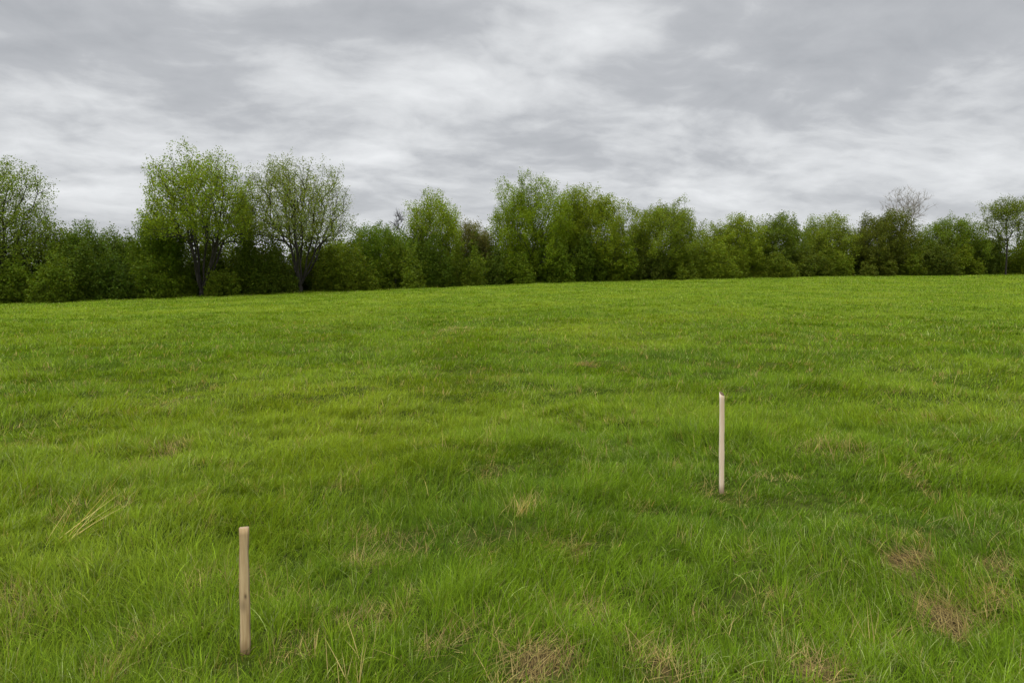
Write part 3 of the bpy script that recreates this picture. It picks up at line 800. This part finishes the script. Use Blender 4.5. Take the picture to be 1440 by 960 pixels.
SH = [
 (-20, 110, 95, 0.5, 'broad dark shrub at the left border under the airy tree', (.075, .120, .016)),
 (48, 100, 78, -.6, 'rounded green shrub bulging onto the grass near the left border', (.074, .116, .015)),
 (110, 76, 84, 1.0, 'dark shrub just right of the bulging rounded shrub near the left border', (.055, .090, .013)),
 (160, 74, 70, .8, 'dark green shrub below the dip in the skyline', (.045, .078, .012)),
 (205, 76, 80, .4, 'mid green shrub left of the tallest tree', (.070, .112, .014)),
 (240, 60, 60, .6, 'leafy shrub at the left foot of the tallest tree', (.080, .125, .014)),
 (318, 44, 46, -.2, 'low green shrub at the right foot of the tallest tree', (.078, .116, .015)),
 (362, 60, 82, 1.6, 'dark shrub between the two tallest trees', (.060, .095, .014)),
 (388, 50, 40, .6, 'low dark shrub left of the second tallest trunk', (.055, .085, .014)),
 (456, 60, 58, 1.4, 'olive shrub right of the second tallest trunk', (.080, .115, .016)),
 (494, 76, 72, .6, 'pale olive shrub under the gap in the skyline', (.095, .135, .018)),
 (556, 76, 62, -.2, 'wide green shrub bulging forward below the thin dead snag', (.078, .118, .015)),
 (606, 60, 78, 1.4, 'dark shrub below the round topped bright tree', (.050, .085, .012)),
 (640, 66, 62, .2, 'olive shrub below and right of the round topped bright tree', (.085, .125, .018)),
 (688, 54, 72, 1.4, 'dark shrub under the brownish budding tree', (.050, .080, .014)),
 (722, 60, 62, .3, 'green shrub at the left foot of the tallest centre tree', (.080, .125, .014)),
 (776, 62, 60, .5, 'green shrub between the two broad centre trees', (.075, .120, .014)),
 (820, 56, 56, 1.0, 'dark shrub below the broad yellow green tree', (.055, .090, .012)),
 (866, 62, 58, .3, 'yellow green shrub left of the wide domed olive tree', (.095, .140, .016)),
 (908, 50, 44, .5, 'low dark shrub under the wide domed olive tree', (.055, .080, .016)),
 (950, 60, 42, 0, 'low leafy shrub at the foot of the wide domed olive tree', (.090, .130, .018)),
 (1000, 62, 50, .6, 'yellow green shrub left of the rounded yellow green tree', (.105, .150, .018)),
 (1048, 56, 42, .4, 'bright low shrub below the rounded yellow green tree', (.100, .140, .018)),
 (1092, 62, 42, .3, 'mid green low shrub below the dusky peaked tree', (.085, .120, .018)),
 (1140, 56, 48, .8, 'dark olive shrub below the slim pale tree', (.070, .098, .018)),
 (1182, 60, 40, .2, 'light green low shrub left of the dark brown green tree', (.095, .135, .018)),
 (1226, 52, 34, .1, 'low brownish green shrub at the foot of the dark tree', (.075, .098, .020)),
 (1272, 56, 36, .2, 'low green shrub under the leafless grey tree', (.085, .120, .018)),
 (1316, 56, 48, .7, 'dark olive shrub below the lumpy mid green tree', (.060, .085, .018)),
 (1350, 50, 40, .2, 'yellow green shrub right below the lumpy mid green tree', (.100, .140, .018)),
 (1384, 48, 48, 1.8, 'very dark shrub left of the clear dark trunk at the right border', (.045, .070, .014)),
 (1440, 62, 62, 1.8, 'yellow green shrub behind the clear trunk at the right border', (.105, .150, .018)),
]
for i, (u, wp, hp, dd, lab, lc) in enumerate(SH):
    shrub(u, wp, hp, dd, lab, lc, i + 3)

# dense wood behind: one mass of undergrowth and crowns that nobody could count, also past both borders
P = []; g = np.random.default_rng(777)
prof = [(-400, 322), (0, 326), (60, 326), (130, 330), (190, 330), (240, 312), (300, 318), (360, 318), (400, 320), (450, 322), (490, 320), (520, 318),
        (570, 322), (640, 322), (682, 326), (720, 300), (785, 296), (840, 300), (886, 312), (935, 312), (985, 320), (1030, 316), (1066, 317), (1096, 322),
        (1130, 326), (1170, 320), (1200, 328), (1246, 315), (1298, 318), (1335, 318), (1376, 325), (1440, 328), (1800, 318)]
prof_u = [q[0] for q in prof]; prof_v = [q[1] for q in prof]
nb = 0
for u in np.arange(-380, 1800, 17):
    for dd in (4.5, 8.0, 12.0):
        uu = u + g.uniform(-8, 8); Y = float(depth(uu)) + dd + g.uniform(-1, 1)
        d = ray(uu, v_edge(uu)); k = Y / d[1]; x = d[0] * k; z0 = float(terrain(x, Y))
        vtp = np.interp(uu, prof_u, prof_v) + g.uniform(-2, 14); dt = ray(uu, vtp - 2); H = EYE + dt[2] * Y / dt[1] - z0
        rx_ = g.uniform(1.5, 2.2)
        n = 220
        q = BUSH[g.integers(0, 9)][g.integers(0, 8000, n)]
        P.append(np.stack([x + q[:, 0] * rx_, Y + q[:, 1] * rx_, z0 + q[:, 2] * H], 1)); nb += 1
P = np.concatenate(P); D = np.tile([[0, 0, 1.0]], (len(P), 1))
V, Fq, c = leaves(P, D, 11, .20, .24, .3, 901, base=(.062, .096, .014), var=.22)
wd_ = mesh_np('woodland', V, [Fq], M_leaf, None, cols=c)
tag(wd_, 'dense dark green woodland mass filling in behind the edge trees and shrubs', 'woodland', None, 'stuff')
